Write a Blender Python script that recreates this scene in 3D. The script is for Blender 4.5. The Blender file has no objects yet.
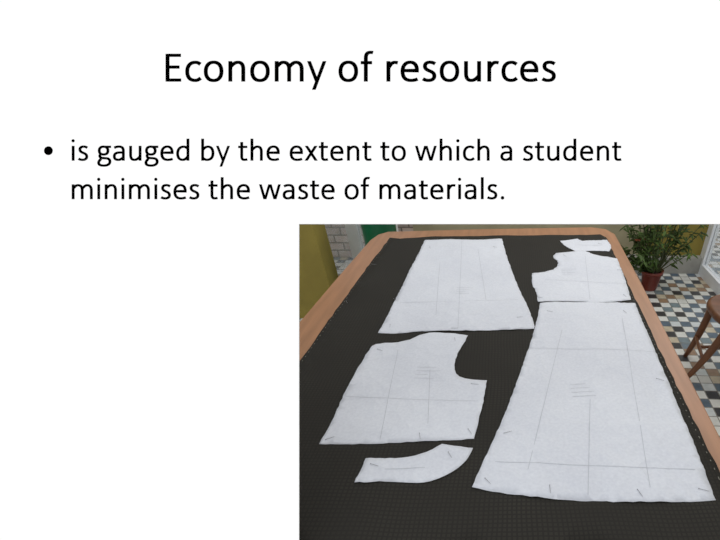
import bpy, bmesh, math, random
from mathutils import Vector, noise, Matrix
from mathutils.geometry import delaunay_2d_cdt
random.seed(4)
sc=bpy.context.scene
col=sc.collection
# ---------------- camera geometry ----------------
FPX=413.0; U0,V0=509.5,382.0
TH=math.radians(38); C=Vector((0,0,1.65))
Fw=Vector((0,math.cos(TH),-math.sin(TH))); Up=Vector((0,math.sin(TH),math.cos(TH))); Rt=Vector((1,0,0))
def P(u,v,z):
    d=Fw+Rt*((u-U0)/FPX)+Up*(-(v-V0)/FPX)
    t=(z-C.z)/d.z
    p=C+d*t
    return (p.x,p.y)
cam=bpy.data.cameras.new('camera'); co=bpy.data.objects.new('camera',cam); col.objects.link(co)
cam.sensor_width=36; cam.lens=36*FPX/720; cam.shift_x=(360-U0)/720; cam.shift_y=(V0-270)/720
cam.clip_start=0.02
co.location=C; co.rotation_euler=(math.pi/2-TH,0,0); sc.camera=co
sc.view_settings.view_transform='Standard'
# ---------------- materials ----------------
def mat(name):
    m=bpy.data.materials.new(name); m.use_nodes=True
    nt=m.node_tree; b=nt.nodes['Principled BSDF']; return m,nt,b
def N(nt,t,**k):
    n=nt.nodes.new(t)
    for a,v in k.items(): setattr(n,a,v)
    return n
def simple(name,c,rough=0.6,var=0.12,scale=12,bump=0.1,metal=0,stretch=(1,1,1)):
    m,nt,b=mat(name); L=nt.links
    tc=N(nt,'ShaderNodeTexCoord'); mp=N(nt,'ShaderNodeMapping'); mp.inputs['Scale'].default_value=stretch
    L.new(tc.outputs['Object'],mp.inputs[0])
    no=N(nt,'ShaderNodeTexNoise'); no.inputs['Scale'].default_value=scale; no.inputs['Detail'].default_value=6
    L.new(mp.outputs[0],no.inputs['Vector'])
    cr=N(nt,'ShaderNodeValToRGB')
    cr.color_ramp.elements[0].position=.3; cr.color_ramp.elements[1].position=.7
    cr.color_ramp.elements[0].color=[x*(1-var) for x in c]+[1]
    cr.color_ramp.elements[1].color=[min(1,x*(1+var)) for x in c]+[1]
    L.new(no.outputs['Fac'],cr.inputs[0]); L.new(cr.outputs[0],b.inputs['Base Color'])
    b.inputs['Roughness'].default_value=rough; b.inputs['Metallic'].default_value=metal
    bp=N(nt,'ShaderNodeBump'); bp.inputs['Strength'].default_value=bump; bp.inputs['Distance'].default_value=.01
    L.new(no.outputs['Fac'],bp.inputs['Height']); L.new(bp.outputs[0],b.inputs['Normal'])
    return m
def srgb(r,g,b):
    f=lambda x:(x/255/12.92) if x/255<=.04045 else ((x/255+.055)/1.055)**2.4
    return (f(r),f(g),f(b))
M_wood=simple('table_wood',srgb(168,122,90),.45,.14,3,.05,stretch=(9,.9,9))
M_chair=simple('chair_wood',srgb(112,72,46),.4,.2,6,.05,stretch=(1,6,1))
M_yellow=simple('yellow_plaster',srgb(146,130,58),.8,.14,5,.1)
M_cream=simple('cream_plaster',srgb(172,163,132),.8,.1,5,.1)
M_grey=simple('grey_ledge_stone',srgb(165,163,156),.8,.14,9,.2)
M_white=simple('white_paint',srgb(232,234,236),.45,.04,5,.02)
M_red=simple('dark_red_glaze',srgb(120,50,38),.35,.15,8,.05)
M_soil=simple('soil',srgb(45,32,24),.95,.3,40,.6)
M_leaf=simple('leaf_green',srgb(78,102,44),.6,.6,14,.1)
M_stem=simple('stem_green',srgb(70,78,42),.6,.2,14,.1)
M_flower=simple('flower_orange',srgb(165,80,50),.6,.3,14,.1)
M_green=simple('green_plastic',srgb(15,120,78),.35,.1,5,.02)
M_steel=simple('pin_steel',srgb(150,150,155),.35,.1,5,0,metal=.6)
M_print=simple('printed_grey',srgb(196,199,206),.8,.03,5,0)
M_dash=simple('selvedge_thread',srgb(112,110,100),.8,.05,5,0)
M_ink=simple('black_ink',(0.0,0.0,0.0),1,.0,5,0); M_ink.node_tree.nodes['Principled BSDF'].inputs['Specular IOR Level'].default_value=0
M_slideback=simple('panel_backing',srgb(225,225,225),.8,.03,5,0)
M_slide,nt,b=mat('lit_white_slide')
b.inputs['Base Color'].default_value=(0,0,0,1); b.inputs['Specular IOR Level'].default_value=0
b.inputs['Emission Color'].default_value=(1,1,1,1); b.inputs['Emission Strength'].default_value=1.02
M_glass,nt,b=mat('window_glass'); b.inputs['Base Color'].default_value=(.78,.85,.9,1); b.inputs['Roughness'].default_value=.05
b.inputs['Alpha'].default_value=.25
def blocks(name,c1,c2,mortar,scale):
    m,nt,b=mat(name); L=nt.links
    tc=N(nt,'ShaderNodeTexCoord'); sp=N(nt,'ShaderNodeSeparateXYZ'); cb=N(nt,'ShaderNodeCombineXYZ')
    no=N(nt,'ShaderNodeTexNoise'); no.inputs['Scale'].default_value=9; no.inputs['Detail'].default_value=5
    L.new(tc.outputs['Object'],no.inputs['Vector'])
    L.new(tc.outputs['Object'],sp.inputs[0]); L.new(sp.outputs['X'],cb.inputs['X']); L.new(sp.outputs['Z'],cb.inputs['Y'])
    br=N(nt,'ShaderNodeTexBrick'); br.inputs['Color1'].default_value=(*c1,1); br.inputs['Color2'].default_value=(*c2,1); br.inputs['Mortar'].default_value=(*mortar,1)
    br.inputs['Scale'].default_value=scale; br.inputs['Mortar Size'].default_value=.025
    L.new(cb.outputs[0],br.inputs['Vector'])
    mu=N(nt,'ShaderNodeMix',data_type='RGBA',blend_type='OVERLAY'); mu.inputs['Factor'].default_value=.6
    L.new(br.outputs['Color'],mu.inputs['A']); L.new(no.outputs['Fac'],mu.inputs['B'])
    L.new(mu.outputs['Result'],b.inputs['Base Color']); b.inputs['Roughness'].default_value=.9
    bp=N(nt,'ShaderNodeBump'); bp.inputs['Strength'].default_value=.5; bp.inputs['Distance'].default_value=.02
    L.new(no.outputs['Fac'],bp.inputs['Height']); L.new(bp.outputs[0],b.inputs['Normal'])
    return m
M_block=blocks('pinkish_grey_block_wall',srgb(226,210,202),srgb(190,176,170),srgb(140,130,124),3.2)
def papermat():
    m,nt,b=mat('pattern_paper'); L=nt.links
    tc=N(nt,'ShaderNodeTexCoord')
    n1=N(nt,'ShaderNodeTexNoise'); n1.inputs['Scale'].default_value=110; n1.inputs['Detail'].default_value=4
    n2=N(nt,'ShaderNodeTexNoise'); n2.inputs['Scale'].default_value=2.5; n2.inputs['Detail'].default_value=2
    L.new(tc.outputs['Object'],n1.inputs['Vector']); L.new(tc.outputs['Object'],n2.inputs['Vector'])
    ad=N(nt,'ShaderNodeMath',operation='ADD'); L.new(n1.outputs['Fac'],ad.inputs[0]); L.new(n2.outputs['Fac'],ad.inputs[1])
    hf=N(nt,'ShaderNodeMath',operation='MULTIPLY'); hf.inputs[1].default_value=.5; L.new(ad.outputs[0],hf.inputs[0])
    cr=N(nt,'ShaderNodeValToRGB'); cr.color_ramp.elements[0].position=.33; cr.color_ramp.elements[1].position=.67
    cr.color_ramp.elements[0].color=(*srgb(212,215,224),1); cr.color_ramp.elements[1].color=(*srgb(228,231,238),1)
    L.new(hf.outputs[0],cr.inputs[0]); L.new(cr.outputs[0],b.inputs['Base Color']); b.inputs['Roughness'].default_value=.65
    n3=N(nt,'ShaderNodeTexNoise'); n3.inputs['Scale'].default_value=6; L.new(tc.outputs['Object'],n3.inputs['Vector'])
    va=N(nt,'ShaderNodeVectorMath',operation='ADD'); L.new(tc.outputs['Object'],va.inputs[0])
    vs=N(nt,'ShaderNodeVectorMath',operation='SCALE'); vs.inputs['Scale'].default_value=.15; L.new(n3.outputs['Color'],vs.inputs[0]); L.new(vs.outputs[0],va.inputs[1])
    vo=N(nt,'ShaderNodeTexVoronoi',feature='F1'); vo.inputs['Scale'].default_value=13; L.new(va.outputs[0],vo.inputs['Vector'])
    bp=N(nt,'ShaderNodeBump'); bp.inputs['Strength'].default_value=.5; bp.inputs['Distance'].default_value=.012
    L.new(vo.outputs['Distance'],bp.inputs['Height']); L.new(bp.outputs[0],b.inputs['Normal'])
    return m
M_paper=papermat()
def fabricmat():
    m,nt,b=mat('dark_check_wool'); L=nt.links
    tc=N(nt,'ShaderNodeTexCoord'); 
    nw=N(nt,'ShaderNodeTexNoise'); nw.inputs['Scale'].default_value=3; L.new(tc.outputs['Object'],nw.inputs['Vector'])
    vs=N(nt,'ShaderNodeVectorMath',operation='SCALE'); vs.inputs['Scale'].default_value=.03; L.new(nw.outputs['Color'],vs.inputs[0])
    va=N(nt,'ShaderNodeVectorMath',operation='ADD'); L.new(tc.outputs['Object'],va.inputs[0]); L.new(vs.outputs[0],va.inputs[1])
    sp=N(nt,'ShaderNodeSeparateXYZ'); L.new(va.outputs[0],sp.inputs[0])
    outs=[]
    for ax in ('X','Y'):
        mu=N(nt,'ShaderNodeMath',operation='MULTIPLY'); mu.inputs[1].default_value=1/.012; L.new(sp.outputs[ax],mu.inputs[0])
        fr=N(nt,'ShaderNodeMath',operation='FRACT'); L.new(mu.outputs[0],fr.inputs[0])
        lt=N(nt,'ShaderNodeMath',operation='LESS_THAN'); lt.inputs[1].default_value=.35; L.new(fr.outputs[0],lt.inputs[0]); outs.append(lt)
    mx=N(nt,'ShaderNodeMath',operation='MAXIMUM'); L.new(outs[0].outputs[0],mx.inputs[0]); L.new(outs[1].outputs[0],mx.inputs[1])
    no=N(nt,'ShaderNodeTexNoise'); no.inputs['Scale'].default_value=4; L.new(tc.outputs['Object'],no.inputs['Vector'])
    cr=N(nt,'ShaderNodeValToRGB'); cr.color_ramp.elements[0].position=.3; cr.color_ramp.elements[1].position=.7
    cr.color_ramp.elements[0].color=(*srgb(49,47,43),1); cr.color_ramp.elements[1].color=(*srgb(55,53,48),1)
    L.new(no.outputs['Fac'],cr.inputs[0])
    mix=N(nt,'ShaderNodeMix',data_type='RGBA'); L.new(mx.outputs[0],mix.inputs['Factor']); L.new(cr.outputs[0],mix.inputs['A']); mix.inputs['B'].default_value=(*srgb(46,44,41),1)
    L.new(mix.outputs['Result'],b.inputs['Base Color']); b.inputs['Roughness'].default_value=.8; b.inputs['Specular IOR Level'].default_value=.15
    return m
M_fabric=fabricmat()
def tilemat():
    m,nt,b=mat('mosaic_floor_tiles'); L=nt.links
    tc=N(nt,'ShaderNodeTexCoord'); mp=N(nt,'ShaderNodeMapping'); mp.inputs['Scale'].default_value=(12.5,12.5,12.5); mp.inputs['Rotation'].default_value=(0,0,math.radians(3))
    L.new(tc.outputs['Object'],mp.inputs[0])
    fl=N(nt,'ShaderNodeVectorMath',operation='FLOOR'); L.new(mp.outputs[0],fl.inputs[0])
    sp2=N(nt,'ShaderNodeSeparateXYZ'); L.new(fl.outputs[0],sp2.inputs[0]); cb=N(nt,'ShaderNodeCombineXYZ')
    L.new(sp2.outputs['X'],cb.inputs['X']); L.new(sp2.outputs['Y'],cb.inputs['Y'])
    wn=N(nt,'ShaderNodeTexWhiteNoise',noise_dimensions='2D'); L.new(cb.outputs[0],wn.inputs['Vector'])
    def ramp(cols):
        cr=N(nt,'ShaderNodeValToRGB'); cr.color_ramp.interpolation='CONSTANT'
        e=cr.color_ramp.elements
        e[0].position=0; e[0].color=(*srgb(*cols[0][1]),1); e[1].position=cols[1][0]; e[1].color=(*srgb(*cols[1][1]),1)
        for p,c in cols[2:]:
            x=e.new(p); x.color=(*srgb(*c),1)
        L.new(wn.outputs['Value'],cr.inputs[0]); return cr
    r1=ramp([(0,(220,220,214)),(.65,(196,184,160)),(.8,(205,210,210)),(.94,(110,125,135))])
    r2=ramp([(0,(88,104,118)),(.34,(150,122,96)),(.58,(58,58,60)),(.78,(120,135,140)),(.88,(210,210,205))])
    sm=N(nt,'ShaderNodeMath',operation='ADD'); L.new(sp2.outputs['X'],sm.inputs[0]); L.new(sp2.outputs['Y'],sm.inputs[1])
    hv=N(nt,'ShaderNodeMath',operation='MULTIPLY'); hv.inputs[1].default_value=.5; L.new(sm.outputs[0],hv.inputs[0])
    ff=N(nt,'ShaderNodeMath',operation='FRACT'); L.new(hv.outputs[0],ff.inputs[0])
    gg=N(nt,'ShaderNodeMath',operation='GREATER_THAN'); gg.inputs[1].default_value=.25; L.new(ff.outputs[0],gg.inputs[0])
    mc=N(nt,'ShaderNodeMix',data_type='RGBA'); L.new(gg.outputs[0],mc.inputs['Factor']); L.new(r1.outputs[0],mc.inputs['A']); L.new(r2.outputs[0],mc.inputs['B'])
    fr=N(nt,'ShaderNodeVectorMath',operation='FRACTION'); L.new(mp.outputs[0],fr.inputs[0])
    sp=N(nt,'ShaderNodeSeparateXYZ'); L.new(fr.outputs[0],sp.inputs[0])
    l1=N(nt,'ShaderNodeMath',operation='LESS_THAN'); l1.inputs[1].default_value=.08; L.new(sp.outputs['X'],l1.inputs[0])
    l2=N(nt,'ShaderNodeMath',operation='LESS_THAN'); l2.inputs[1].default_value=.08; L.new(sp.outputs['Y'],l2.inputs[0])
    mx=N(nt,'ShaderNodeMath',operation='MAXIMUM'); L.new(l1.outputs[0],mx.inputs[0]); L.new(l2.outputs[0],mx.inputs[1])
    mix=N(nt,'ShaderNodeMix',data_type='RGBA'); L.new(mx.outputs[0],mix.inputs['Factor']); L.new(mc.outputs['Result'],mix.inputs['A']); mix.inputs['B'].default_value=(*srgb(130,126,118),1)
    nn=N(nt,'ShaderNodeTexNoise'); nn.inputs['Scale'].default_value=25; L.new(tc.outputs['Object'],nn.inputs['Vector'])
    ov=N(nt,'ShaderNodeMix',data_type='RGBA',blend_type='OVERLAY'); ov.inputs['Factor'].default_value=.4
    L.new(mix.outputs['Result'],ov.inputs['A']); L.new(nn.outputs['Fac'],ov.inputs['B'])
    L.new(ov.outputs['Result'],b.inputs['Base Color']); b.inputs['Roughness'].default_value=.4
    return m
M_tile=tilemat()
# ---------------- mesh helpers ----------------
def mkobj(name,verts,faces,m,origin=(0,0,0),smooth=False,parent=None,label=None,cat=None,kind=None,group=None):
    o_=Vector(origin)
    me=bpy.data.meshes.new(name); me.from_pydata([tuple(Vector(v)-o_) for v in verts],[],faces); me.update()
    bm=bmesh.new(); bm.from_mesh(me); bmesh.ops.recalc_face_normals(bm,faces=bm.faces); bm.to_mesh(me); bm.free()
    if smooth:
        for p in me.polygons: p.use_smooth=True
    o=bpy.data.objects.new(name,me); col.objects.link(o); me.materials.append(m)
    if parent:
        o.parent=parent; o.location=o_-Vector(parent.location)
    else: o.location=o_
    if label:o['label']=label
    if cat:o['category']=cat
    if kind:o['kind']=kind
    if group:o['group']=group
    return o
def empty(name,loc,label,cat):
    e=bpy.data.objects.new(name,None); e.location=loc; e.empty_display_size=.1; col.objects.link(e); e['label']=label; e['category']=cat; return e
def boxg(x0,x1,y0,y1,z0,z1):
    v=[(x,y,z) for z in (z0,z1) for x,y in ((x0,y0),(x1,y0),(x1,y1),(x0,y1))]
    f=[(3,2,1,0),(4,5,6,7),(0,1,5,4),(1,2,6,5),(2,3,7,6),(3,0,4,7)]
    return v,f
def multibox(bs):
    V=[];Fc=[]
    for b_ in bs:
        v,f=boxg(*b_); n=len(V); V+=v; Fc+=[tuple(i+n for i in q) for q in f]
    return V,Fc
def bevel(o,w=.005,s=2):
    md=o.modifiers.new('bevel','BEVEL'); md.width=w; md.segments=s; md.limit_method='ANGLE'
def lathe(prof,c,n=28):
    V=[];Fc=[]
    for r,z in prof:
        for i in range(n):
            a=2*math.pi*i/n; V.append((c[0]+r*math.cos(a),c[1]+r*math.sin(a),c[2]+z))
    for j in range(len(prof)-1):
        for i in range(n):
            k=(i+1)%n; Fc.append((j*n+i,j*n+k,(j+1)*n+k,(j+1)*n+i))
    return V,Fc
def tube(p0,p1,rads,n=12,bow=None):
    p0=Vector(p0);p1=Vector(p1);d=(p1-p0).normalized(); q=d.to_track_quat('Z','Y')
    V=[];Fc=[];m_=len(rads)
    for j,r in enumerate(rads):
        t=j/(m_-1)
        c=p0.lerp(p1,t)
        if bow: c=c+Vector(bow)*4*t*(1-t)
        for i in range(n):
            a=2*math.pi*i/n; V.append(c+q@Vector((r*math.cos(a),r*math.sin(a),0)))
    for j in range(m_-1):
        for i in range(n):
            k=(i+1)%n; Fc.append((j*n+i,j*n+k,(j+1)*n+k,(j+1)*n+i))
    Fc.append(tuple(range(n-1,-1,-1))); Fc.append(tuple((m_-1)*n+i for i in range(n)))
    return V,Fc
def inside(p,poly):
    x,y=p;c=False;n=len(poly)
    for i in range(n):
        x1,y1=poly[i];x2,y2=poly[(i+1)%n]
        if (y1>y)!=(y2>y) and x<(x2-x1)*(y-y1)/(y2-y1)+x1:c=not c
    return c
def roundoff(poly,maxturn=50,it=1):
    for _ in range(it):
        out=[];n=len(poly)
        for i in range(n):
            a=Vector(poly[i-1]);b=Vector(poly[i]);c=Vector(poly[(i+1)%n])
            t=math.degrees((b-a).angle(c-b))
            if t<maxturn: out+=[tuple(b.lerp(a,.25)),tuple(b.lerp(c,.25))]
            else: out.append(tuple(b))
        poly=out
    return poly
def densify(poly,step,jit=0):
    out=[];n=len(poly)
    for i in range(n):
        a=Vector(poly[i]);b=Vector(poly[(i+1)%n]);L=(b-a).length;k=max(1,int(L/step))
        for j in range(k):
            p=a.lerp(b,j/k)
            if jit and j>0:p+=Vector((random.uniform(-jit,jit),random.uniform(-jit,jit)))
            out.append(p)
    return out
def sheet(name,poly,zf,step,m,thick,jit=0,**k):
    pts=densify(poly,step,jit);nb=len(pts)
    pl=[tuple(p) for p in pts]
    xs=[p[0] for p in pl];ys=[p[1] for p in pl]
    g=step*1.3;allp=[Vector(p) for p in pl]
    x=min(xs)+g/2
    while x<max(xs):
        y=min(ys)+g/2
        while y<max(ys):
            q=(x+random.uniform(-.2,.2)*g,y+random.uniform(-.2,.2)*g)
            if inside(q,pl) and min((Vector(q)-Vector(b)).length for b in pl)>step*.5: allp.append(Vector(q))
            y+=g
        x+=g
    r=delaunay_2d_cdt(allp,[(i,(i+1)%nb) for i in range(nb)],[],0,1e-6)
    vs,fs=r[0],r[2]
    keep=[]
    for f in fs:
        c=sum((vs[i] for i in f),Vector((0,0)))/len(f)
        if inside(c,pl): keep.append(tuple(f))
    used=sorted({i for f in keep for i in f});mp={o:i for i,o in enumerate(used)}
    V=[(vs[i].x,vs[i].y,zf(vs[i].x,vs[i].y)) for i in used]
    Fc=[tuple(mp[i] for i in f) for f in keep]
    cx=sum(v[0] for v in V)/len(V);cy=sum(v[1] for v in V)/len(V)
    o=mkobj(name,V,Fc,m,origin=(cx,cy,min(v[2] for v in V)),smooth=True,**k)
    if sum(p.normal.z for p in o.data.polygons)<0: o.data.flip_normals()
    s=o.modifiers.new('thickness','SOLIDIFY');s.thickness=thick;s.offset=1
    return o
# ---------------- setting ----------------
v,f=boxg(-3,3,-1.2,6,-.05,0); mkobj('floor',v,f,M_tile,kind='structure',label='floor of small mosaic tiles in white, slate, tan and black')
YB=3.92; XR=1.84
v,f=boxg(-.9,XR,YB,YB+.12,0,2.2); mkobj('wall_back',v,f,M_cream,kind='structure',label='pale cream plastered wall')
v,f=boxg(1.32,XR,YB-.03,YB,.16,2.2); mkobj('trim_1',v,f,M_yellow,kind='structure',label='mustard yellow painted wall panel')
v,f=boxg(.6,XR,YB-.09,YB,0,.16); mkobj('trim_2',v,f,M_grey,kind='structure',label='low pale grey stone ledge')
v,f=boxg(-2.6,-1.38,2.95,3.15,0,2.2); mkobj('wall_left',v,f,M_yellow,kind='structure',label='mustard yellow plastered wall end')
v,f=boxg(-3,-.9,4.25,4.4,0,1.2); mkobj('wall_outside',v,f,M_block,kind='structure',label='rough pinkish grey block wall seen through the glazing')
yw=3.46
v,f=multibox([(-2.3,-.94,yw,yw+.08,0,.16),(-1.35,-1.26,yw,yw+.08,.16,2.1),(-1.02,-.94,yw,yw+.08,.16,2.1),(-2.3,-2.2,yw,yw+.08,.16,2.1),(-2.2,-1.35,yw,yw+.08,2.0,2.1),(-1.26,-1.02,yw,yw+.08,2.0,2.1)])
mkobj('window_1',v,f,M_white,kind='structure',label='white framed glazed screen')
v,f=multibox([(-2.2,-1.35,yw+.035,yw+.043,.16,2.0),(-1.26,-1.02,yw+.035,yw+.043,.16,2.0)])
mkobj('window_2',v,f,M_glass,kind='structure',label='clear glass pane in white frame')
v,f=multibox([(XR,XR+.12,-1,2.3,0,2.2)])
mkobj('wall_right',v,f,M_cream,kind='structure',label='pale plastered wall beside the door')
v,f=multibox([(XR,XR+.06,2.3,YB,0,.1),(XR,XR+.06,3.8,YB,.1,2.1),(XR,XR+.06,2.3,2.4,.1,2.1),(XR,XR+.06,2.4,3.8,2,2.1),(XR,XR+.06,3.1,3.18,.1,2.0)])
d1=mkobj('door_1',v,f,M_white,kind='structure',label='white framed glazed door'); 
v,f=multibox([(XR+.025,XR+.033,2.4,3.1,.1,2.0),(XR+.025,XR+.033,3.18,3.8,.1,2.0)])
mkobj('glass_pane',v,f,M_glass,parent=d1)
# ---------------- table ----------------
ZT=.75
tout=[P(299,322,ZT),P(340,274,ZT),P(370,240,ZT),P(378,234.5,ZT),P(388,231.5,ZT),P(480,229,ZT),P(592,227,ZT),P(606,229,ZT),P(615,234,ZT),P(639.5,279,ZT),P(665,329,ZT),P(690,378,ZT),P(720,436,ZT)]
def extend(a,b,y):
    t=(y-a[1])/(b[1]-a[1]); return (a[0]+(b[0]-a[0])*t,y)
YN=.50
nl=extend(tout[2],tout[0],YN); nr=extend(tout[9],tout[12],YN)
poly=[nl]+tout+[nr]
tb=empty('sewing_table',(-.1,1.6,0),'large light brown wooden table with rounded corners under dark cloth','table')
n=len(poly);V=[(x,y,ZT-.035) for x,y in poly]+[(x,y,ZT) for x,y in poly]
Fc=[tuple(range(n-1,-1,-1)),tuple(range(n,2*n))]+[(i,(i+1)%n,n+(i+1)%n,n+i) for i in range(n)]
o=mkobj('tabletop',V,Fc,M_wood,origin=(-.1,1.6,ZT-.035),parent=tb);bevel(o,.006,3)
for x,y in((-.8,.65),(.58,.65),(-.72,2.45),(.55,2.45)):
    v,f=boxg(x-.035,x+.035,y-.035,y+.035,0,ZT-.035);o=mkobj('leg',v,f,M_wood,origin=(x,y,0),parent=tb);bevel(o)
for q in ((-.76,.56,.64,.66,ZT-.12,ZT-.035),(-.68,.51,2.44,2.46,ZT-.12,ZT-.035)):
    v,f=boxg(*q); mkobj('apron',v,f,M_wood,origin=(-.1,q[2],ZT-.12),parent=tb)
# ---------------- fabric ----------------
def zfab(x,y):
    return ZT+.0012+.0045*max(0,noise.noise(Vector((x*4,y*4,1)))+.2)
fr=[(390,238),(400,239),(430,237),(500,236),(560,235.5),(600,235),(606,238),(633,295),(653,337),(670,372),(702,438),(722,479)]
fl=[(299,363),(318,336),(345,299),(362,275),(378,254)]
fp=[P(u,v_,ZT) for u,v_ in fl+fr]
a=extend(fp[1],fp[0],.515); b_=extend(fp[-2],fp[-1],.515)
a=(max(a[0],nl[0]+.06),a[1])
fp=[a]+fp+[b_]
fab=sheet('dress_fabric',fp,zfab,.04,M_fabric,.0012,.003,label='dark charcoal finely checked cloth spread over the wooden table',cat='fabric')
def ribbon(path,w,zf,off):
    V=[];Fc=[]
    for i,p in enumerate(path):
        a=Vector(path[max(0,i-1)]);b=Vector(path[min(len(path)-1,i+1)]);d=(b-a).normalized();nn=Vector((-d.y,d.x))*w/2
        for s in(1,-1):
            q=Vector(p)+nn*s;V.append((q.x,q.y,zf(q.x,q.y)+off))
    for i in range(len(path)-1):Fc.append((2*i,2*i+1,2*i+3,2*i+2))
    return V,Fc
def marks(name,paths,w,zf,off,m,parent,**k):
    V=[];Fc=[]
    for p in paths:
        a,b=Vector(p[0]),Vector(p[1]);kk=max(1,int((b-a).length/.012))
        v,f=ribbon([a.lerp(b,i/kk) for i in range(kk+1)],w,zf,off);n=len(V);V+=v;Fc+=[tuple(i+n for i in q) for q in f]
    o=mkobj(name,V,Fc,m,origin=tuple(parent.location),parent=parent,**k)
    if sum(p.normal.z for p in o.data.polygons)<0:o.data.flip_normals()
    return o
sel=[]
for pl_ in(fp[1:7][::-1],fp[12:]):
    for i in range(len(pl_)-1):
        A=Vector(pl_[i]);B=Vector(pl_[i+1]);L=(B-A).length;s=0
        while s<L:
            q=A.lerp(B,s/L);d=(B-A).normalized();nn=Vector((-d.y,d.x));c_=Vector((-.05,1.6));
            if (c_-q).dot(nn)<0:nn=-nn
            q=q+nn*.01
            sel.append((q,q+d*.006));s+=.03
marks('selvedge_stitching',sel,.003,zfab,.0018,M_dash,fab,kind='stuff')
# ---------------- paper pattern pieces ----------------
def crease(x,y):
    z=0
    for k in (0.33,.0,-.33): z+=.002*math.exp(-((x-.1*y-k)/.008)**2)
    for k in (.92,1.32,1.75,2.2): z+=.002*math.exp(-((y-k)/.008)**2)
    return z
def zpap(x,y): return zfab(x,y)+.0019+.004*max(0,noise.noise(Vector((x*7,y*5,5)))+.3)+crease(x,y)
def pp(pts,it=1): return roundoff([P(u,v_,ZT+.004) for u,v_ in pts],it=it)
pieces={
'A':([(425,240),(452,239.5),(502,239.5),(507,258),(517,284),(527,306),(535,326),(534,329),(480,331.5),(425,331),(395,334),(378,333),(384,322),(402,287)],
 [((462,241),(458,329)),((478,250),(486,300)),((400,303),(518,300)),((440,262),(436,315))],'white paper skirt panel pattern tapering to top'),
'B':([(556,253),(573,252),(583,250),(596,256),(617,259),(624,275),(631,300),(605,303.5),(570,301),(538,303),(536,290),(532,286),(532,273),(545,272),(556,269),(559,262),(552,257)],
 [((585,256),(590,300)),((545,280),(625,284))],'white paper bodice pattern with cut-in armhole'),
'C':([(560,241),(577,238.5),(582,241),(607,240),(612,247),(609,252),(595,251),(575,251.5),(566,247)],[((575,245),(602,246))],'narrow white paper facing pattern'),
'D':([(370,347),(378,343),(405,342),(424,333),(445,333),(468,336),(462,347),(456,357),(454,368),(457,376),(468,380),(487,381),(484,400),(477,428),(474,439),(440,441),(380,444),(319,444),(330,425),(350,383)],
 [((398,350),(380,440)),((430,370),(428,425)),((345,397),(478,402))],'white paper bodice pattern with curved armhole'),
'E':([(366,459),(400,459),(425,454),(442,444),(473,448),(468,459),(458,469),(442,478),(422,484),(390,482),(355,484)],
 [((385,470),(425,468))],'small curved white paper facing pattern'),
'F':([(540,304),(560,302),(635,303.5),(646,330),(655,350),(684,420),(716,500),(690,502),(640,502.5),(560,500.5),(500,494),(472,488),(486,455),(505,415),(522,368),(537,322)],
 [((562,330),(528,470)),((622,318),(650,488)),((530,348),(654,352)),((495,462),(695,470)),((590,400),(588,495))],'large white paper flared skirt panel pattern'),
}
for k_,(pts,lines,lab) in pieces.items():
    poly=pp(pts,2 if k_ in 'E' else 1)
    o=sheet('pattern_piece',poly,zpap,.016 if k_ not in'CE' else .012,M_paper,.0002,.0018,label=lab+' on dark cloth',cat='sewing pattern',group='paper pattern pieces on the cloth')
    paths=[(P(*a,ZT+.004),P(*b,ZT+.004)) for a,b in lines]
    cx=sum(p[0] for p in poly)/len(poly);cy=sum(p[1] for p in poly)/len(poly)
    if k_ not in 'CE':
        for r in range(4):
            L=random.uniform(.04,.09); yy=cy+.05-r*.022; paths.append(((cx-.04,yy),(cx-.04+L,yy)))
    marks('printed_marking',paths,.0018,zpap,.0009,M_print,o)
# pins
v1,f1=tube((0,-.013,0),(0,.013,0),[.0004,.0006,.0006,.0006],8)
prof=[(0.0001,-.0014),(.001,-.001),(.0014,0),(.001,.001),(.0001,.0014)]
hv,hf=lathe(prof,(0,.013,0),10);n=len(v1)
pv=list(v1)+hv;pf=f1+[tuple(i+n for i in q) for q in hf]
pinpos=[(430,248,20),(495,248,60),(520,318,100),(390,326,10),(395,300,40),(455,329,90),(565,256,30),(620,270,80),(625,296,20),(540,298,70),
(600,244,50),(380,350,60),(455,340,10),(475,385,80),(470,432,30),(330,438,120),(420,437,15),(375,466,70),(450,455,30),(550,312,70),(625,312,20),(660,380,60),(508,432,110),(488,482,40),(550,490,0),(640,494,20),(704,490,70),(347,303,30),(374,265,80)]
pin0=None
for (u,v_,a) in pinpos:
    x,y=P(u,v_,ZT+.005)
    if pin0 is None:
        pin0=mkobj('dressmaking_pin',pv,pf,M_steel);q=pin0
    else:
        q=pin0.copy();col.objects.link(q)
    q.location=(x,y,zpap(x,y)+.002);q.rotation_euler=(0,0,math.radians(a));q['label']='small steel dressmaking pin holding paper to cloth';q['category']='pin';q['group']='dressmaking pins on the pattern'
# ---------------- chair ----------------
cx,cy=1.44,2.24
ch=empty('dining_chair',(cx,cy,0),'brown wooden chair with saddle seat on mosaic tiles','chair')
V=[];Fc=[];nn=36;rings=[(.0,.0),(.35,.0),(.7,.004),(.9,.012),(.97,.010),(1.0,-.004),(1.0,-.026),(.95,-.04),(.0,-.04)]
for r,dz in rings:
    for i in range(nn):
        a=2*math.pi*i/nn;ca,sa=math.cos(a),math.sin(a)
        ex=(abs(ca)**.75)*math.copysign(1,ca);ey=(abs(sa)**.75)*math.copysign(1,sa)
        V.append((cx+.215*max(r,.001)*ex,cy+.21*max(r,.001)*ey,.45+dz))
for j in range(len(rings)-1):
    for i in range(nn):
        k=(i+1)%nn;Fc.append((j*nn+i,j*nn+k,(j+1)*nn+k,(j+1)*nn+i))
mkobj('seat',V,Fc,M_chair,origin=(cx,cy,.41),smooth=True,parent=ch)
rl=[.015,.018,.019,.021,.023,.023,.024,.024,.022]
lf=[]
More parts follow.
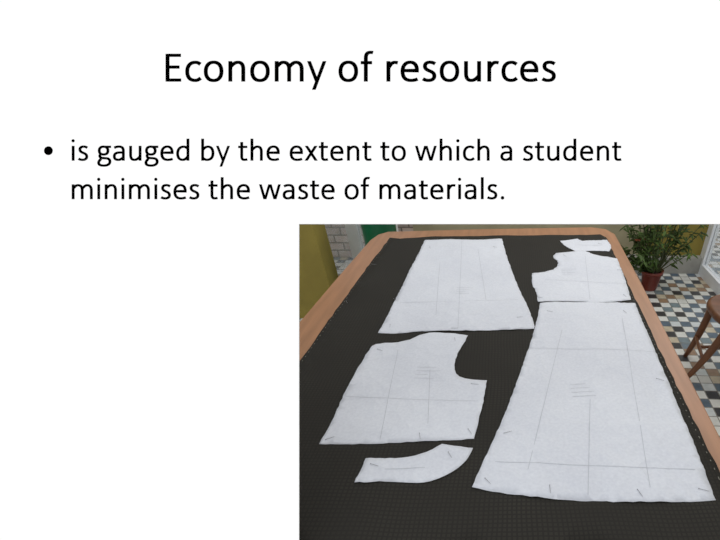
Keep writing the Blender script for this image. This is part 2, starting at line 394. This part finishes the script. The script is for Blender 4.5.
for sx in(-1,1):
    for sy in(-1,1):
        p0=(cx+(-.29 if (sx,sy)==(-1,-1) else sx*.2),cy+sy*(.1 if sy<0 else .17),0);p1=(cx+sx*.15,cy+sy*.13,.415);lf.append((p0,p1))
        v,f=tube(p0,p1,rl,bow=(-sx*.014,0,0));mkobj('leg',v,f,M_chair,origin=p0,smooth=True,parent=ch)
def at(l,t): return Vector(l[0]).lerp(Vector(l[1]),t)
for a,b in((0,1),(2,3)):
    v,f=tube(at(lf[a],.42),at(lf[b],.42),[.008,.010,.012,.010,.008]);mkobj('stretcher',v,f,M_chair,origin=at(lf[a],.42),smooth=True,parent=ch)
v,f=tube(at(lf[0],.42).lerp(at(lf[1],.42),.5),at(lf[2],.42).lerp(at(lf[3],.42),.5),[.009,.014,.009]);mkobj('stretcher',v,f,M_chair,origin=(cx,cy,.18),smooth=True,parent=ch)
for i in range(6):
    yy=cy-.16+.064*i
    v,f=tube((cx+.17,yy,.45),(cx+.25,cy+(yy-cy)*1.15,.86),[.008,.01,.008,.007]);mkobj('spindle',v,f,M_chair,origin=(cx+.17,yy,.45),smooth=True,parent=ch)
v,f=boxg(cx+.235,cx+.262,cy-.22,cy+.22,.84,.92);o=mkobj('backrest',v,f,M_chair,origin=(cx+.25,cy,.84),parent=ch);bevel(o,.012,3)
# ---------------- potted plant ----------------
px,py=1.27,3.5
pe=empty('potted_plant',(px,py,0),'leafy plant with orange flowers in dark red pot','potted plant')
v,f=lathe([(.001,0),(.06,0),(.068,.01),(.088,.15),(.098,.155),(.098,.18),(.088,.18),(.08,.16),(.001,.16)],(px,py,0));mkobj('pot',v,f,M_red,origin=(px,py,0),smooth=True,parent=pe)
v,f=lathe([(.001,.166),(.078,.166),(.082,.162)],(px,py,0));mkobj('soil',v,f,M_soil,origin=(px,py,.16),parent=pe)
LV=[];LF=[];SV=[];SF=[];FV=[];FF=[]
def leaf(p,d,L,W,V,Fc):
    d=d.normalized();s=d.cross(Vector((0,0,1)));s=s.normalized() if s.length>.01 else Vector((1,0,0));n=len(V)
    pts=[p,p+d*L*.35+s*W,p+d*L*.4-Vector((0,0,.15*L)),p+d*L*.35-s*W,p+d*L-Vector((0,0,.3*L)),p+d*L*.75+s*W*.6-Vector((0,0,.1*L)),p+d*L*.75-s*W*.6-Vector((0,0,.1*L))]
    V+=pts;Fc+=[(n,n+1,n+2),(n,n+2,n+3),(n+1,n+5,n+2),(n+5,n+4,n+2),(n+2,n+4,n+6),(n+2,n+6,n+3)]
for i in range(46):
    a=random.uniform(0,6.28);sp=random.uniform(.1,.30);h=random.uniform(.04,.6)
    b0=Vector((px+.04*math.cos(a),py+.04*math.sin(a),.16));b1=Vector((px+sp*1.3*math.cos(a)-.03,py+sp*math.sin(a)*.85,.2+h))
    v,f=tube(b0,b1,[.005,.004,.003],6);n=len(SV);SV+=v;SF+=[tuple(j+n for j in q) for q in f]
    for k in range(18):
        t=random.uniform(.4,1);p=b0.lerp(b1,t)
        leaf(p,Vector((random.uniform(-1,1),random.uniform(-1,1),random.uniform(-.5,.6))),random.uniform(.04,.085),random.uniform(.008,.017),LV,LF)
    if i%7==0:
        for k in range(6):
            aa=k*math.pi/3
            leaf(b1,Vector((math.cos(aa),math.sin(aa),.3)),.028,.010,FV,FF)
mkobj('stems',SV,SF,M_stem,origin=(px,py,.18),parent=pe,kind='stuff')
mkobj('foliage',LV,LF,M_leaf,origin=(px,py,.2),parent=pe,kind='stuff')
mkobj('flowers',FV,FF,M_flower,origin=(px,py,.4),parent=pe,kind='stuff')
# green storage tub, tall
gx,gy=-1.0,3.22
g=empty('plastic_tub',(gx,gy,0),'tall green plastic storage tub standing on the tiled floor','tub')
v,f=lathe([(.001,0),(.11,0),(.118,.01),(.13,.78),(.14,.785),(.14,.81),(.125,.81),(.11,.03),(.001,.03)],(gx,gy,0));mkobj('tub_body',v,f,M_green,origin=(gx,gy,0),smooth=True,parent=g)
# ---------------- presentation board with lettering ----------------
D=.93
def B(u,v_,off=0):
    return ((u-U0)/FPX*D,-(v_-V0)/FPX*D,off)
vfoot=V0+((1.65-D*math.sin(TH))/math.cos(TH))/D*FPX
anchor=B(100,vfoot)
Rm=Matrix((Rt,Up,-Fw)).transposed()
def W(l): return C+Fw*D+Rm@Vector(l)
bd=empty('presentation_board',W(anchor),'tall white lit presentation board with black title and bullet text','board')
bd.rotation_euler=(math.pi/2-TH,0,0)
def bpart(name,verts,faces,m,**k):
    me=bpy.data.meshes.new(name);me.from_pydata([tuple(Vector(v)-Vector(anchor)) for v in verts],[],faces);me.update()
    o=bpy.data.objects.new(name,me);col.objects.link(o);me.materials.append(m);o.parent=bd
    for a,b in k.items():o[a]=b
    return o
out=[B(-30,-30),B(750,-30),B(750,224),B(299,224),B(299,vfoot-4),B(-30,vfoot-4)]
T=.002;n=6
V=[(x,y,0) for x,y,_ in out]+[(x,y,-T) for x,y,_ in out]
o=bpart('panel',V,[tuple(range(n-1,-1,-1)),tuple(range(n,2*n))]+[(i,(i+1)%n,n+(i+1)%n,n+i) for i in range(n)],M_slide,label='white lit panel')
o.data.materials.append(M_slideback)
for i,p in enumerate(o.data.polygons): p.material_index=0 if i==0 else 1
G={
'E':(488,["M 129 0 L 129 632","M 129 35 L 440 35","M 129 597 L 435 597","M 129 330 L 402 330"]),
'c':(423,["M 388 392 C 352 422 315 438 275 438 C 150 438 88 350 88 230 C 88 100 150 28 268 28 C 315 28 355 46 394 82"]),
'o':(527,["M 264 440 C 385 440 442 350 442 233 C 442 110 380 26 264 26 C 145 26 86 110 86 233 C 86 350 145 440 264 440"]),
'n':(525,["M 116 0 L 116 466","M 116 330 C 180 405 230 438 290 438 C 370 438 410 380 410 285 L 410 0"]),
'm':(799,["M 116 0 L 116 466","M 116 330 C 175 405 215 438 270 438 C 345 438 399 390 399 285 L 399 0","M 399 330 C 460 405 505 438 558 438 C 635 438 684 380 684 285 L 684 0"]),
'y':(453,["D 50 466 230 0 88","D 404 466 160 -186 86"]),
'f':(305,["M 300 656 C 285 661 265 664 245 664 C 165 664 135 620 135 530 L 135 0","M 18 430 L 278 430"]),
'r':(349,["M 116 0 L 116 466","M 116 305 C 160 390 205 436 258 436 C 285 436 305 432 330 424"]),
'e':(498,["M 90 250 L 415 250 C 418 370 360 440 262 440 C 150 440 88 350 88 235 C 88 100 150 28 278 28 C 340 28 390 40 432 60"]),
's':(391,["M 332 402 C 295 427 255 440 215 440 C 140 440 98 405 98 350 C 98 285 160 262 210 240 C 262 218 312 192 312 130 C 312 62 255 28 180 28 C 130 28 85 42 52 66"]),
'u':(525,["M 113 466 L 113 185 C 113 80 155 28 230 28 C 295 28 345 60 409 140","M 409 466 L 409 0"]),
'g':(471,["M 218 438 C 310 438 356 385 356 318 C 356 235 305 195 218 195 C 130 195 84 240 84 315 C 84 390 130 438 218 438","M 250 434 L 455 434","M 140 215 C 85 180 85 95 175 85 L 300 76 C 385 68 418 30 418 -28 C 418 -105 340 -152 228 -152 C 120 -152 66 -120 66 -65 C 66 -20 100 20 145 60"]),
'a':(479,["M 80 402 C 125 427 175 440 225 440 C 320 440 366 400 366 310 L 366 0","M 366 256 L 250 256 C 140 256 83 213 83 135 C 83 65 130 28 205 28 C 265 28 320 60 366 115"]),
'd':(525,["M 409 0 L 409 690","M 409 365 C 370 415 325 437 275 437 C 150 437 86 340 86 225 C 86 105 140 29 245 29 C 305 29 350 60 409 140"]),
'b':(525,["M 116 0 L 116 690","M 116 330 C 165 400 220 437 280 437 C 390 437 439 350 439 240 C 439 110 375 29 255 29 C 205 29 160 52 116 95"]),
't':(335,["M 132 585 L 132 130 C 132 60 160 30 215 30 C 250 30 280 35 308 45","M 20 430 L 308 430"]),
'h':(525,["M 116 0 L 116 690","M 116 330 C 180 405 230 438 290 438 C 370 438 410 380 410 285 L 410 0"]),
'x':(433,["D 66 466 374 0 104","D 368 466 60 0 104"]),
'w':(715,["D 60 466 196 0 88","D 345 466 208 0 84","D 370 466 508 0 84","D 655 466 519 0 88"]),
'i':(229,["M 116 0 L 116 466","O 115 622 52"]),
'l':(229,["M 115 0 L 115 690"]),
'.':(252,["O 126 46 56"]),' ':(226,[]),
'*':(0,["O 0 0 140"]),
}
def flat(path):
    t=path.split();pts=[];i=0
    while i<len(t):
        c=t[i]
        if c in'ML':pts.append((float(t[i+1]),float(t[i+2])));i+=3
        else:
            p0=pts[-1];q=[float(x) for x in t[i+1:i+7]];i+=7
            for k in range(1,15):
                s=k/14;r=1-s
                pts.append(tuple(r**3*p0[j]+3*r*r*s*q[j]+3*r*s*s*q[2+j]+s**3*q[4+j] for j in(0,1)))
    return pts
def stroke(pts):
    V=[];Fc=[];n=len(pts)
    P_=[Vector(p) for p in pts]
    closed=(P_[0]-P_[-1]).length<1
    for i,p in enumerate(P_):
        d1=(p-P_[i-1]).normalized() if i>0 else None
        d2=(P_[i+1]-p).normalized() if i<n-1 else None
        if closed and i==0:d1=(p-P_[-2]).normalized()
        if closed and i==n-1:d2=(P_[1]-p).normalized()
        if d1 is None:d1=d2
        if d2 is None:d2=d1
        t=d1+d2
        t=t.normalized() if t.length>.01 else d1
        nn=Vector((-t.y,t.x));cosv=max(.6,nn.dot(Vector((-d1.y,d1.x))))
        hw=(37+9*abs(t.y))/cosv
        V+=[p+nn*hw,p-nn*hw]
    for i in range(n-1):Fc.append((2*i,2*i+1,2*i+3,2*i+2))
    return V,Fc
def lettering(name,text,u,base,size,label):
    V=[];Fc=[];x=u
    for chh in text:
        adv,st=G[chh]
        for s in st:
            if s[0]=='O':
                _,a,b,r=s.split();a,b,r=float(a),float(b),float(r)
                v=[Vector((a+r*math.cos(k*math.pi/10),b+r*math.sin(k*math.pi/10))) for k in range(20)];f=[tuple(range(20))]
            elif s[0]=='D':
                a,b,c,d,w_=[float(k) for k in s.split()[1:]]
                v=[Vector((a-w_/2,b)),Vector((a+w_/2,b)),Vector((c+w_/2,d)),Vector((c-w_/2,d))];f=[(0,1,2,3)]
            else:v,f=stroke(flat(s))
            n=len(V);V+=[B(x+q.x*size/1000,base-q.y*size/1000,.0012) for q in v];Fc+=[tuple(i+n for i in q) for q in f]
        x+=adv*size/1000
    return bpart(name,V,Fc,M_ink,label=label)
lettering('title_lettering','Economy of resources',162.3,82,44,'black title lettering reading Economy of resources')
lettering('bullet_lettering','is gauged by the extent to which a student',70,161,32,'black lettering reading is gauged by the extent to which a student')
lettering('bullet_lettering','minimises the waste of materials.',70,199.5,32,'black lettering reading minimises the waste of materials.')
lettering('bullet_point','*',49,151,32,'round black bullet dot')
# ---------------- light ----------------
w=bpy.data.worlds.new('world');sc.world=w;w.use_nodes=True
bg=w.node_tree.nodes['Background'];bg.inputs[0].default_value=(.96,.98,1,1);bg.inputs[1].default_value=.84
l=bpy.data.lights.new('daylight','AREA');l.shape='RECTANGLE';l.size=2.4;l.size_y=1.4;l.energy=34;l.color=(1,.98,.96)
lo=bpy.data.objects.new('daylight',l);lo.location=(1.2,3.6,2.6);lo.rotation_euler=(Vector((0,1.6,.75))-Vector((1.2,3.6,2.6))).to_track_quat('-Z','Y').to_euler();col.objects.link(lo)
